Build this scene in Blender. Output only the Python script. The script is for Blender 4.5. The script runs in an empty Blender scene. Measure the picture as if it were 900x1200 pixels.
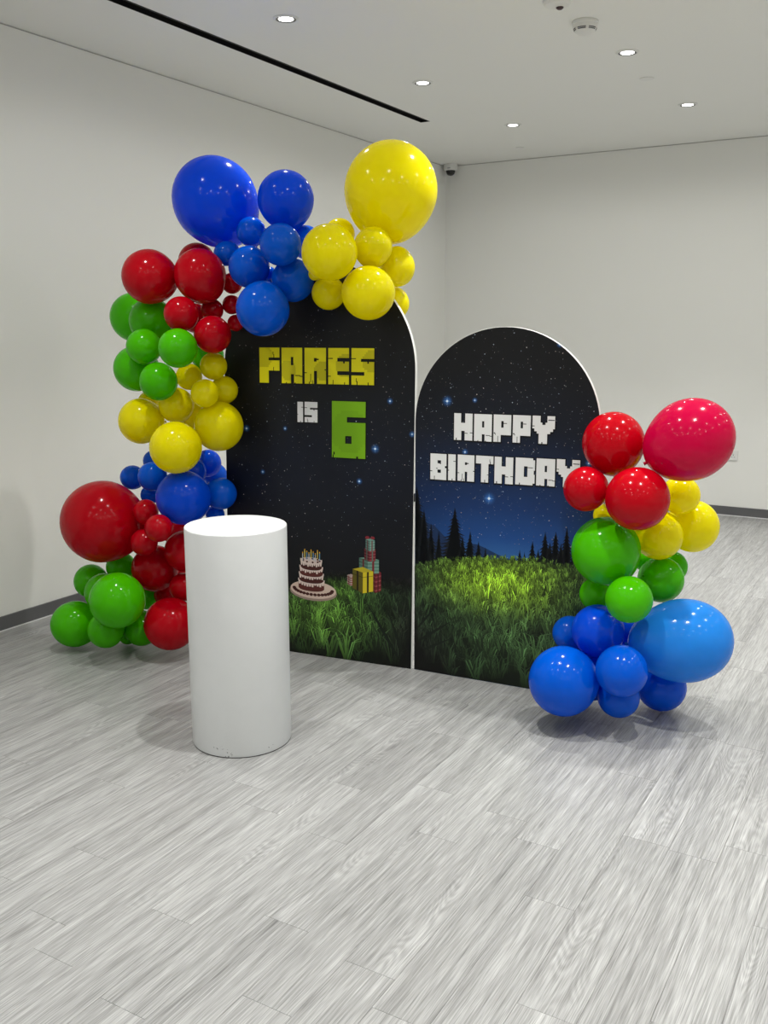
import bpy, bmesh, math, random
from mathutils import Vector, Matrix
random.seed(7)
S = bpy.context.scene
COL = S.collection

# ------------------------------------------------------------------ camera, exposure, lights
F_PX = 1103.1
cam_d = bpy.data.cameras.new('camera'); cam = bpy.data.objects.new('camera', cam_d); COL.objects.link(cam)
cam_d.sensor_fit = 'VERTICAL'; cam_d.sensor_height = 36.0; cam_d.sensor_width = 27.0
cam_d.lens = 36.0 * F_PX / 1200.0
cam_d.clip_start = 0.05; cam_d.clip_end = 60
YAW, PITCH, ROLL = .5296, .1927, -.00175
cf = Vector((-math.sin(YAW)*math.cos(PITCH), math.cos(YAW)*math.cos(PITCH), -math.sin(PITCH)))
cr = Vector((math.cos(YAW), math.sin(YAW), 0)); cu = cr.cross(cf)
cr, cu = cr*math.cos(ROLL)+cu*math.sin(ROLL), -cr*math.sin(ROLL)+cu*math.cos(ROLL)
cam.matrix_world = Matrix(((cr.x, cu.x, -cf.x, 0), (cr.y, cu.y, -cf.y, 0), (cr.z, cu.z, -cf.z, 1.65), (0, 0, 0, 1)))
S.camera = cam

S.view_settings.view_transform = 'Standard'; S.view_settings.look = 'None'
S.view_settings.gamma = 1.0; S.view_settings.use_curve_mapping = False
S.view_settings.exposure = 0.0
w = bpy.data.worlds.new('world'); S.world = w; w.use_nodes = True
w.node_tree.nodes['Background'].inputs[0].default_value = (.8, .85, .9, 1)
w.node_tree.nodes['Background'].inputs[1].default_value = 0.0     # a closed room: its lamps light it

CEIL = 3.209; XL, XR, YB, YF = -4.375, 3.60, 8.70, -3.60
LX = [-3.065, -1.73, -.395, .94, 2.275]; LY = [-1.71, -.22, 1.27, 2.76, 4.25, 5.74, 7.24]
LAMP_W, SPILL_W, BEAM = 132.0, 8.2, 82
spot_d = bpy.data.lights.new('downlight_beam', 'SPOT')
spot_d.energy = LAMP_W; spot_d.spot_size = math.radians(BEAM); spot_d.spot_blend = .9
spot_d.shadow_soft_size = 0.026; spot_d.color = (1.0, .995, .96)
spill_d = bpy.data.lights.new('downlight_spill', 'SPOT')         # the frosted lens also throws a weak wide glow
spill_d.energy = SPILL_W; spill_d.spot_size = math.radians(172); spill_d.spot_blend = .35
spill_d.shadow_soft_size = .035; spill_d.color = spot_d.color
ROW = {-1.71: .70, -.22: .70, 1.27: .72, 2.76: 1.28}                # the front rows are dimmed, the row over the display turned up
beams = {}
for y in LY:
    beams[y] = spot_d.copy(); beams[y].energy = LAMP_W*ROW.get(y, 1.)
dim_d = spot_d.copy(); dim_d.energy = LAMP_W*.6     # one lamp by the left wall, turned down so the plinth's shadow shows
for x in LX:
    for y in LY:
        o = bpy.data.objects.new('downlight_beam', dim_d if (x, y) == (-3.065, 2.76) else beams[y]); COL.objects.link(o)
        o.location = (x, y, CEIL-.035)
        o = bpy.data.objects.new('downlight_spill', spill_d); COL.objects.link(o); o.location = (x, y, CEIL-.036)

# ------------------------------------------------------------------ helpers
def link(o, parent=None):
    COL.objects.link(o)
    if parent is not None: o.parent = parent
    return o
def tag(o, label=None, cat=None, group=None, kind=None):
    if label: o['label'] = label
    if cat: o['category'] = cat
    if group: o['group'] = group
    if kind: o['kind'] = kind
    return o
def empty(name, loc=(0, 0, 0)):
    o = bpy.data.objects.new(name, None); o.empty_display_size = .1; o.location = loc
    return link(o)
def me(name, v, f, mats, smooth=False, mi=None, col=None):
    m = bpy.data.meshes.new(name); m.from_pydata([tuple(p) for p in v], [], f)
    for x in (mats if isinstance(mats, (list, tuple)) else [mats]): m.materials.append(x)
    if mi: m.polygons.foreach_set('material_index', mi)
    if smooth: m.polygons.foreach_set('use_smooth', [True]*len(m.polygons))
    if col:
        a = m.color_attributes.new('ink', 'FLOAT_COLOR', 'POINT')
        flat = []
        for c in col: flat += [c[0], c[1], c[2], 1.0]
        a.data.foreach_set('color', flat)
    m.update()
    return m
def ob(name, mesh, parent=None, loc=None):
    o = bpy.data.objects.new(name, mesh)
    if loc is not None: o.location = loc
    return link(o, parent)
def boxvf(x0, x1, y0, y1, z0, z1, off=0):
    v = [(x, y, z) for z in (z0, z1) for y in (y0, y1) for x in (x0, x1)]
    f = [(0, 2, 3, 1), (4, 5, 7, 6), (0, 1, 5, 4), (2, 6, 7, 3), (0, 4, 6, 2), (1, 3, 7, 5)]
    return v, [tuple(i+off for i in q) for q in f]
def boxes(name, mats, lst, parent=None, bevel=0):
    v, f = [], []
    for b in lst:
        a, c = boxvf(*b, off=len(v)); v += a; f += c
    m = me(name, v, f, mats)
    if bevel:
        bm = bmesh.new(); bm.from_mesh(m)
        bmesh.ops.bevel(bm, geom=list(bm.edges), offset=bevel, segments=2, affect='EDGES', profile=.5)
        bm.to_mesh(m); bm.free()
    return ob(name, m, parent)
def lathe(name, prof, mat, n=32, cap=False):
    """profile of (radius, z) turned about Z"""
    v, f = [], []
    for r, z in prof:
        for i in range(n):
            a = 2*math.pi*i/n; v.append((r*math.cos(a), r*math.sin(a), z))
    for k in range(len(prof)-1):
        for i in range(n):
            j = (i+1) % n
            f.append((k*n+i, k*n+j, (k+1)*n+j, (k+1)*n+i))
    if cap:
        f.append(tuple(range(n))[::-1]); f.append(tuple(range((len(prof)-1)*n, len(prof)*n)))
    m = me(name, v, f, mat)
    for p in m.polygons: p.use_smooth = len(p.vertices) == 4
    bm = bmesh.new(); bm.from_mesh(m); bmesh.ops.recalc_face_normals(bm, faces=bm.faces)
    for e in bm.edges:
        if len(e.link_faces) == 2 and e.calc_face_angle() > math.radians(35): e.smooth = False
    bm.to_mesh(m); bm.free()
    return m

# ------------------------------------------------------------------ materials
def mat(name):
    m = bpy.data.materials.new(name); m.use_nodes = True
    nt = m.node_tree; b = nt.nodes['Principled BSDF']
    return m, nt, b
def N(nt, typ, **kw):
    n = nt.nodes.new(typ)
    for k, v in kw.items(): setattr(n, k, v)
    return n
def setin(n, **kw):
    for k, v in kw.items(): n.inputs[k].default_value = v
def L(nt, a, b): nt.links.new(a, b)
def math_(nt, op, a, b=None):
    n = N(nt, 'ShaderNodeMath', operation=op)
    for i, x in enumerate((a, b)):
        if x is None: continue
        if isinstance(x, (int, float)): n.inputs[i].default_value = x
        else: L(nt, x, n.inputs[i])
    return n.outputs[0]
def mixc(nt, fac, a, b, blend='MIX'):
    n = N(nt, 'ShaderNodeMix', data_type='RGBA', blend_type=blend)
    for i, x in ((0, fac), (6, a), (7, b)):
        if isinstance(x, (int, float)): n.inputs[i].default_value = x
        elif isinstance(x, tuple): n.inputs[i].default_value = (*x, 1)
        else: L(nt, x, n.inputs[i])
    return n.outputs[2]
def ramp(nt, fac, stops):
    n = N(nt, 'ShaderNodeValToRGB'); L(nt, fac, n.inputs[0]); e = n.color_ramp.elements
    while len(e) < len(stops): e.new(.5)
    for q, (p, c) in zip(e, stops): q.position = p; q.color = (*c, 1)
    return n.outputs[0]
def simple(name, c, rough=.5, spec=.5, var=.04, scale=12., bump=0., bscale=300.):
    m, nt, b = mat(name)
    tc = N(nt, 'ShaderNodeTexCoord'); no = N(nt, 'ShaderNodeTexNoise'); setin(no, Scale=scale, Detail=4.)
    L(nt, tc.outputs['Object'], no.inputs['Vector'])
    lo = tuple(x*(1-var) for x in c); hi = tuple(min(1, x*(1+var)) for x in c)
    L(nt, mixc(nt, no.outputs[0], lo, hi), b.inputs['Base Color'])
    setin(b, Roughness=rough); b.inputs['Specular IOR Level'].default_value = spec
    if bump:
        n2 = N(nt, 'ShaderNodeTexNoise'); setin(n2, Scale=bscale, Detail=3.); L(nt, tc.outputs['Object'], n2.inputs['Vector'])
        bp = N(nt, 'ShaderNodeBump'); setin(bp, Strength=bump, Distance=.002); L(nt, n2.outputs[0], bp.inputs['Height']); L(nt, bp.outputs[0], b.inputs['Normal'])
    return m
M_wall = simple('matt_white_wall_paint', (.86, .86, .825), .75, .3, .015, 1.5, .08, 220)
M_ceil = simple('matt_white_ceiling_paint', (.86, .86, .825), .85, .2, .012, 1.2)
M_base = simple('grey_vinyl_baseboard', (.115, .115, .12), .4, .5, .1, 5)
M_caulk = simple('white_caulk', (.75, .75, .75), .5)
M_seam = simple('grey_shadow_gap', (.56, .555, .53), .8, .2)
M_black = simple('black_metal', (.006, .006, .006), .5, .3)
M_plast = simple('white_plastic', (.78, .78, .75), .35, .5, .02)
M_vent = simple('dark_vent_slots', (.03, .03, .03), .6)
M_lens = simple('dark_red_detector_lens', (.035, .006, .008), .15)
M_smoked = simple('smoked_dome_plastic', (.008, .008, .007), .12, .5)
M_foam = simple('white_foam_board', (.82, .82, .80), .5, .4, .02)
M_alu = simple('brushed_aluminium_reflector', (.16, .16, .155), .4, .6)

def plinth_mat():
    m, nt, b = mat('satin_white_plinth_paint')
    tc = N(nt, 'ShaderNodeTexCoord')
    no = N(nt, 'ShaderNodeTexNoise'); setin(no, Scale=14., Detail=6.); L(nt, tc.outputs['Object'], no.inputs['Vector'])
    n2 = N(nt, 'ShaderNodeTexNoise'); setin(n2, Scale=120., Detail=2.); L(nt, tc.outputs['Object'], n2.inputs['Vector'])
    sx = N(nt, 'ShaderNodeSeparateXYZ'); L(nt, tc.outputs['Object'], sx.inputs[0])
    low = math_(nt, 'SUBTRACT', 1.0, math_(nt, 'MULTIPLY', sx.outputs[2], 2.2))
    spot = math_(nt, 'GREATER_THAN', math_(nt, 'MULTIPLY', math_(nt, 'MULTIPLY', no.outputs[0], n2.outputs[0]), low), .41)
    base = mixc(nt, no.outputs[0], (.765, .78, .785), (.81, .825, .83))
    L(nt, mixc(nt, spot, base, (.25, .25, .25)), b.inputs['Base Color'])
    setin(b, Roughness=.38)
    return m
M_plinth = plinth_mat()

def lamp_mat():
    m, nt, b = mat('lit_downlight_lens')
    setin(b, Roughness=.5); b.inputs['Base Color'].default_value = (.9, .9, .9, 1)
    b.inputs['Emission Color'].default_value = (1, .99, .96, 1); b.inputs['Emission Strength'].default_value = 7.0
    m.cycles.emission_sampling = 'NONE'
    return m
M_lamp = lamp_mat()

def wood_mat():
    m, nt, b = mat('grey_oak_vinyl_plank')
    geo = N(nt, 'ShaderNodeNewGeometry'); oi = N(nt, 'ShaderNodeObjectInfo'); at = N(nt, 'ShaderNodeAttribute', attribute_name='plank_rnd')
    rnd = math_(nt, 'FRACT', math_(nt, 'ADD', oi.outputs['Random'], at.outputs['Fac']))
    sp = N(nt, 'ShaderNodeSeparateXYZ'); L(nt, geo.outputs['Position'], sp.inputs[0])
    def co(sx, sy, k):
        c = N(nt, 'ShaderNodeCombineXYZ')
        L(nt, math_(nt, 'MULTIPLY', sp.outputs[0], sx), c.inputs[0]); L(nt, math_(nt, 'MULTIPLY', sp.outputs[1], sy), c.inputs[1])
        L(nt, math_(nt, 'MULTIPLY', rnd, k), c.inputs[2]); return c.outputs[0]
    fine = N(nt, 'ShaderNodeTexNoise'); setin(fine, Scale=1., Detail=2., Roughness=.6); L(nt, co(340, 8, 63), fine.inputs['Vector'])
    mid = N(nt, 'ShaderNodeTexNoise'); setin(mid, Scale=1., Detail=3., Roughness=.55); L(nt, co(110, 2.4, 41), mid.inputs['Vector'])
    broad = N(nt, 'ShaderNodeTexNoise'); setin(broad, Scale=1., Detail=2.); L(nt, co(26, .8, 23), broad.inputs['Vector'])
    # cathedral rings: contour bands of a field stretched along the plank
    nz = N(nt, 'ShaderNodeTexNoise'); setin(nz, Scale=1., Detail=1.); L(nt, co(9, 1.6, 87), nz.inputs['Vector'])
    rings = math_(nt, 'SINE', math_(nt, 'MULTIPLY', nz.outputs[0], 190.))
    rm = N(nt, 'ShaderNodeTexNoise'); setin(rm, Scale=1., Detail=1.); L(nt, co(7, 1.1, 51), rm.inputs['Vector'])
    ringm = N(nt, 'ShaderNodeMapRange'); L(nt, rm.outputs[0], ringm.inputs[0]); ringm.inputs[1].default_value = .52; ringm.inputs[2].default_value = .64
    v = math_(nt, 'MULTIPLY', math_(nt, 'SUBTRACT', fine.outputs[0], .5), 1.15)
    v = math_(nt, 'ADD', v, math_(nt, 'MULTIPLY', math_(nt, 'SUBTRACT', mid.outputs[0], .5), .50))
    v = math_(nt, 'ADD', v, math_(nt, 'MULTIPLY', math_(nt, 'SUBTRACT', broad.outputs[0], .5), .55))
    v = math_(nt, 'ADD', v, math_(nt, 'MULTIPLY', math_(nt, 'MULTIPLY', rings, ringm.outputs[0]), .075))
    v = math_(nt, 'ADD', v, math_(nt, 'MULTIPLY', math_(nt, 'SUBTRACT', rnd, .5), .07))
    v = math_(nt, 'ADD', v, .5)
    c = ramp(nt, v, [(.0, (.10, .10, .098)), (.3, (.215, .214, .211)), (.52, (.302, .302, .298)), (.8, (.43, .431, .427)), (1., (.53, .532, .527))])
    L(nt, c, b.inputs['Base Color'])
    setin(b, Roughness=.42); b.inputs['Specular IOR Level'].default_value = .4
    bp = N(nt, 'ShaderNodeBump'); setin(bp, Strength=.25, Distance=.0006); L(nt, v, bp.inputs['Height']); L(nt, bp.outputs[0], b.inputs['Normal'])
    return m
M_wood = wood_mat()
M_under = simple('grey_screed', (.12, .12, .12), .9)

BC = {'blue': (.0005, .125, .76), 'royal': (.001, .085, .80), 'skyblue': (.022, .275, .82), 'red': (.56, .001, .010), 'pink': (.64, .001, .062),
      'green': (.085, .58, .001), 'yellow': (1.0, .86, .001)}
def latex(cname):
    c = BC[cname]
    m, nt, b = mat(cname + '_balloon_latex')
    tc = N(nt, 'ShaderNodeTexCoord'); no = N(nt, 'ShaderNodeTexNoise'); setin(no, Scale=2.2, Detail=2.); L(nt, tc.outputs['Object'], no.inputs['Vector'])
    col = mixc(nt, no.outputs[0], tuple(x*.92 for x in c), tuple(min(1, x*1.08) for x in c))
    L(nt, col, b.inputs['Base Color'])
    setin(b, Roughness=.13); b.inputs['Specular IOR Level'].default_value = .26
    tr = N(nt, 'ShaderNodeBsdfTranslucent'); L(nt, col, tr.inputs[0])
    mx = N(nt, 'ShaderNodeMixShader'); mx.inputs[0].default_value = .33
    L(nt, b.outputs[0], mx.inputs[1]); L(nt, tr.outputs[0], mx.inputs[2])
    L(nt, mx.outputs[0], nt.nodes['Material Output'].inputs[0])
    return m
M_latex = {k: latex(k) for k in BC}

def ink_mat(name='printed_ink', rough=.42):
    m, nt, b = mat(name); a = N(nt, 'ShaderNodeAttribute', attribute_name='ink')
    L(nt, a.outputs['Color'], b.inputs['Base Color']); setin(b, Roughness=rough); b.inputs['Specular IOR Level'].default_value = .3
    return m
M_ink = ink_mat()
def print_mat(name, stops, zmax, stars, vig):
    """printed night sky: a gradient up the board, faint nebula, a few glowing stars"""
    m, nt, b = mat(name)
    tc = N(nt, 'ShaderNodeTexCoord'); sp = N(nt, 'ShaderNodeSeparateXYZ'); L(nt, tc.outputs['Object'], sp.inputs[0])
    no = N(nt, 'ShaderNodeTexNoise'); setin(no, Scale=3., Detail=5.); L(nt, tc.outputs['Object'], no.inputs['Vector'])
    zz = math_(nt, 'ADD', math_(nt, 'DIVIDE', sp.outputs[2], zmax), math_(nt, 'MULTIPLY', math_(nt, 'SUBTRACT', no.outputs[0], .5), .05))
    c = ramp(nt, zz, [(z/zmax, q) for z, q in stops])
    xc, xw, amt = vig
    dx = math_(nt, 'DIVIDE', math_(nt, 'ABSOLUTE', math_(nt, 'SUBTRACT', sp.outputs[0], xc)), xw)
    k = math_(nt, 'SUBTRACT', 1., math_(nt, 'MULTIPLY', math_(nt, 'MULTIPLY', dx, dx), amt))
    k = math_(nt, 'MULTIPLY', k, math_(nt, 'ADD', .7, math_(nt, 'MULTIPLY', no.outputs[0], .6)))
    sc = N(nt, 'ShaderNodeVectorMath', operation='SCALE'); L(nt, c, sc.inputs[0]); L(nt, k, sc.inputs['Scale'])
    acc = sc.outputs[0]
    for (x, z, s) in stars:
        d = N(nt, 'ShaderNodeVectorMath', operation='DISTANCE'); L(nt, tc.outputs['Object'], d.inputs[0]); d.inputs[1].default_value = (x, 0, z)
        g = math_(nt, 'POWER', math_(nt, 'MAXIMUM', math_(nt, 'SUBTRACT', 1., math_(nt, 'DIVIDE', d.outputs['Value'], .030*s)), 0.), 2.2)
        a = N(nt, 'ShaderNodeVectorMath', operation='SCALE'); a.inputs[0].default_value = (.05, .22, .66); L(nt, g, a.inputs['Scale'])
        e = N(nt, 'ShaderNodeVectorMath', operation='ADD'); L(nt, acc, e.inputs[0]); L(nt, a.outputs[0], e.inputs[1]); acc = e.outputs[0]
    L(nt, acc, b.inputs['Base Color']); setin(b, Roughness=.42); b.inputs['Specular IOR Level'].default_value = .3
    return m

# ------------------------------------------------------------------ the room
T = .12
def struct(o): o['kind'] = 'structure'; return o
GAP = .007
struct(boxes('wall_left', M_wall, [(XL-T, XL, YF-T, YB+T, -.15, CEIL-GAP)]))
struct(boxes('wall_back', M_wall, [(XL, XR, YB, YB+T, -.15, CEIL-GAP)]))
struct(boxes('wall_right', M_wall, [(XR, XR+T, YF-T, YB+T, -.15, CEIL-GAP)]))
struct(boxes('wall_front', M_wall, [(XL, XR, YF-T, YF, -.15, CEIL-GAP)]))
struct(boxes('trim_1', M_seam, [(XL-T, XL-.006, YF-T, YB+T, CEIL-GAP, CEIL)]))
struct(boxes('trim_2', M_seam, [(XL, XR, YB+.006, YB+T, CEIL-GAP, CEIL)]))
struct(boxes('trim_3', M_seam, [(XR+.006, XR+T, YF-T, YB+T, CEIL-GAP, CEIL), (XL, XR, YF-T, YF-.006, CEIL-GAP, CEIL)]))
# ceiling, cut open for the long air slot
SX0, SX1, SY1, SY0 = -3.645, -3.563, 6.80, .6
struct(boxes('ceiling', M_ceil, [(XL-T, SX0, YF-T, YB+T, CEIL, CEIL+.1), (SX1, XR+T, YF-T, YB+T, CEIL, CEIL+.1),
                                 (SX0, SX1, SY1, YB+T, CEIL, CEIL+.1), (SX0, SX1, YF-T, SY0, CEIL, CEIL+.1)]))
for nm, q in (('baseboard_left', [(XL, XL+.012, YF, YB, .006, .082)]), ('baseboard_back', [(XL+.012, XR, YB-.012, YB, .006, .082)]),
              ('baseboard_right', [(XR-.012, XR, YF, YB-.012, .006, .082)]), ('baseboard_front', [(XL+.012, XR-.012, YF, YF+.012, .006, .082)])):
    struct(boxes(nm, M_base, q))
struct(boxes('trim_4', M_caulk, [(XL, XL+.017, YF, YB, 0, .006)])); struct(boxes('trim_5', M_caulk, [(XL+.017, XR, YB-.017, YB, 0, .006)]))

# floor: a screed slab carrying vinyl planks, each plank near the camera its own object
floor = struct(boxes('floor', M_under, [(XL-T, XR+T, YF-T, YB+T, -.15, -.0045)]))
PW, PL = .152, .914
KNOWN = [(-.927, 2.386), (-1.08, 2.67), (-.508, 2.968), (-.751, 1.95), (-2.54, 2.276), (-2.293, 1.897), (-2.137, 1.6), (-1.532, 1.92), (-1.373, 1.628)]
def projpx(x, y, z=0.):
    d = Vector((x, y, z-1.65)); q = d.dot(cf)
    if q < .2: return None
    return 450+F_PX*d.dot(cr)/q, 600-F_PX*d.dot(cu)/q
def plank_vf(x0, x1, y0, y1):
    g, h = .0002, .0008
    v = [(x0+g, y0+g, -.0045), (x1-g, y0+g, -.0045), (x1-g, y1-g, -.0045), (x0+g, y1-g, -.0045),
         (x0+g, y0+g, -.0008), (x1-g, y0+g, -.0008), (x1-g, y1-g, -.0008), (x0+g, y1-g, -.0008),
         (x0+h, y0+h, 0), (x1-h, y0+h, 0), (x1-h, y1-h, 0), (x0+h, y1-h, 0)]
    f = [(0, 1, 5, 4), (1, 2, 6, 5), (2, 3, 7, 6), (3, 0, 4, 7), (4, 5, 9, 8), (5, 6, 10, 9), (6, 7, 11, 10), (7, 4, 8, 11), (8, 9, 10, 11)]
    return v, f
cells = []
k0 = math.floor((XL+.609)/PW)
x = -.609+k0*PW
while x < XR:
    off = random.random()*PL
    for kx, ky in KNOWN:
        if abs(x+PW/2-(kx+.07)) < PW/2: off = ky % PL
    y = math.floor((YF-off)/PL)*PL+off
    while y < YB:
        a = (max(x, XL), min(x+PW, XR), max(y, YF), min(y+PL, YB))
        if a[1]-a[0] > .01 and a[3]-a[2] > .01:
            ps = [projpx(a[0]+(a[1]-a[0])*i/2, a[2]+(a[3]-a[2])*j/4) for i in range(3) for j in range(5)]
            vis = sum(1 for p in ps if p and -5 < p[0] < 905 and 560 < p[1] < 1205)
            dist = math.hypot((a[0]+a[1])/2, (a[2]+a[3])/2)
            cells.append((0 if vis else 1, dist, a))
        y += PL
    x += PW
cells.sort()
full = me('plank', *plank_vf(-PW/2, PW/2, -PL/2, PL/2), M_wood)
rest_v, rest_f, rest_r = [], [], []
for i, (nv, dist, a) in enumerate(cells):
    if not nv and i < 296:
        cx, cy = (a[0]+a[1])/2, (a[2]+a[3])/2
        if abs(a[1]-a[0]-PW) < 1e-6 and abs(a[3]-a[2]-PL) < 1e-6: m = full
        else: m = me('plank', *plank_vf(a[0]-cx, a[1]-cx, a[2]-cy, a[3]-cy), M_wood)
        ob('plank', m, floor, (cx, cy, 0))
    else:
        v, f = plank_vf(*a); o = len(rest_v); rest_v += v; rest_f += [tuple(t+o for t in q) for q in f]; rest_r += [random.random()]*len(v)
m = me('plank_field', rest_v, rest_f, M_wood)
at = m.attributes.new('plank_rnd', 'FLOAT', 'POINT'); at.data.foreach_set('value', rest_r)
tag(ob('plank_field', m, floor), kind='stuff')

# ------------------------------------------------------------------ ceiling fittings
slot = empty('air_slot', ((SX0+SX1)/2, (SY0+SY1)/2, CEIL))
hx, hy = (SX1-SX0)/2, (SY1-SY0)/2
boxes('slot_channel', M_black, [(-hx, -hx+.004, -hy, hy, .0, .09), (hx-.004, hx, -hy, hy, .0, .09), (-hx, hx, hy-.004, hy, .0, .09), (-hx, hx, -hy, -hy+.004, .0, .09), (-hx, hx, -hy, hy, .086, .09)], slot)
boxes('slot_blade', M_black, [(-.003, .003, -hy+.004, hy-.004, .012, .05)], slot)
tag(slot, 'long black linear air slot running along the white ceiling beside the left wall', 'air vent')

ring_m = lathe('trim_ring', [(.066, 0), (.066, -.003), (.062, -.006), (.056, -.007), (.053, -.006), (.049, -.0022), (.049, 0)], M_plast, 32)
refl_m = lathe('reflector', [(.0525, -.0066), (.039, -.0045), (.039, -.0005)], M_alu, 32)
lens_m = lathe('lamp_lens', [(.0395, -.0044), (.03, -.0062), (.0004, -.0070)], M_lamp, 28)
VIS = {(-3.065, 4.25): 'lit ceiling downlight nearest to the black air slot, leftmost in the photo',
       (-3.065, 5.74): 'lit ceiling downlight above the giant yellow balloon, beside the end of the black slot',
       (-3.065, 7.24): 'lit ceiling downlight closest to the corner of the room and the dome camera',
       (-1.73, 5.74): 'lit ceiling downlight just right of the vented smoke detector',
       (-1.73, 7.24): 'lit ceiling downlight furthest right, nearest to the back wall edge of the ceiling'}
for x in LX:
    for y in LY:
        d = empty('ceiling_downlight', (x, y, CEIL))
        ob('trim_ring', ring_m, d); ob('reflector', refl_m, d)
        ob('lamp_lens', lens_m, d)
        tag(d, VIS.get((x, y), 'round recessed ceiling downlight beyond the edge of the picture'), 'downlight', 'recessed ceiling downlights')

sm = empty('smoke_detector', (-1.76, 5.08, CEIL))
ob('base_plate', lathe('base_plate', [(.066, 0), (.068, -.004), (.068, -.014), (.064, -.018), (.0004, -.018)], M_plast, 40), sm)
ob('head', lathe('head', [(.062, -.016), (.062, -.030), (.052, -.050), (.030, -.064), (.014, -.068), (.0004, -.068)], M_plast, 40), sm)
for zz, rr in ((-.0365, .0596), (-.0430, .0565)):
    for q in range(6):
        a0 = q*math.pi/3
        v, f = [], []
        for i in range(7):
            a = a0+.14+i*.13
            for r_, z_ in ((rr-.004, zz), (rr+.0006, zz), (rr-.0010, zz-.0032), (rr-.0056, zz-.0032)): v.append((r_*math.cos(a), r_*math.sin(a), z_))
        for i in range(6):
            for j in range(4): f.append((i*4+j, i*4+(j+1) % 4, (i+1)*4+(j+1) % 4, (i+1)*4+j))
        f += [(0, 3, 2, 1), (24, 25, 26, 27)]
        ob('vent_slot', me('vent_slot', v, f, M_vent), sm)
tag(sm, 'round white smoke detector with dark curved vent slots on the ceiling', 'smoke detector')
s2 = empty('fire_detector', (-1.775, 4.70, CEIL))
ob('base_plate', lathe('base_plate', [(.066, 0), (.068, -.004), (.068, -.014), (.058, -.024), (.0004, -.026)], M_plast, 40), s2)
l2 = ob('lens', lathe('lens', [(.019, -.022), (.018, -.030), (.010, -.036), (.0004, -.038)], M_lens, 20), s2, (.006, .026, 0))
l2['label'] = 'dark red lens'
tag(s2, 'white ceiling detector with a dark red lens, cut by the top edge of the photo', 'detector')
d1 = ob('cover_disc', lathe('cover_disc', [(.046, 0), (.046, -.003), (.043, -.0055), (.0004, -.006)], M_plast, 32), None, (-1.79, 6.38, CEIL))
tag(d1, 'flat round white cover disc on the ceiling between the two right downlights', 'ceiling cover')
d2 = ob('cover_disc', lathe('cover_disc', [(.036, 0), (.036, -.002), (.034, -.004), (.0004, -.0045)], M_plast, 28), None, (-3.38, 8.15, CEIL))
tag(d2, 'faint small white cover disc on the ceiling near the corner downlight', 'ceiling cover')
cm = empty('dome_camera', (-4.285, 8.61, CEIL))
ob('housing', lathe('housing', [(.066, 0), (.068, -.005), (.068, -.045), (.060, -.058), (.045, -.060)], M_plast, 32), cm)
ob('dome', lathe('dome', [(.045, -.058), (.044, -.074), (.036, -.092), (.022, -.103), (.0004, -.107)], M_smoked, 28), cm)
boxes('slot', M_vent, [(.000, .028, -.0695, -.067, -.0475, -.0425)], cm)
tag(cm, 'small white dome camera with black bowl in the ceiling corner', 'security camera')

so = empty('power_socket', (-1.545, YB, .541))
boxes('face_plate', M_plast, [(-.073, .073, -.010, 0, -.045, .045)], so, .003)
for sx in (-.036, .036):
    boxes('rocker_switch', M_plast, [(sx-.006, sx+.006, -.0135, -.009, .015, .034)], so, .001)
    for px_, pz, a, b in ((sx, .004, .002, .005), (sx-.011, -.015, .004, .002), (sx+.011, -.015, .004, .002)):
        boxes('pin_hole', M_vent, [(px_-a, px_+a, -.0106, -.009, pz-b, pz+b)], so)
tag(so, 'white double wall socket low on the back wall beside the giant pinkish balloon', 'power socket')

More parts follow.
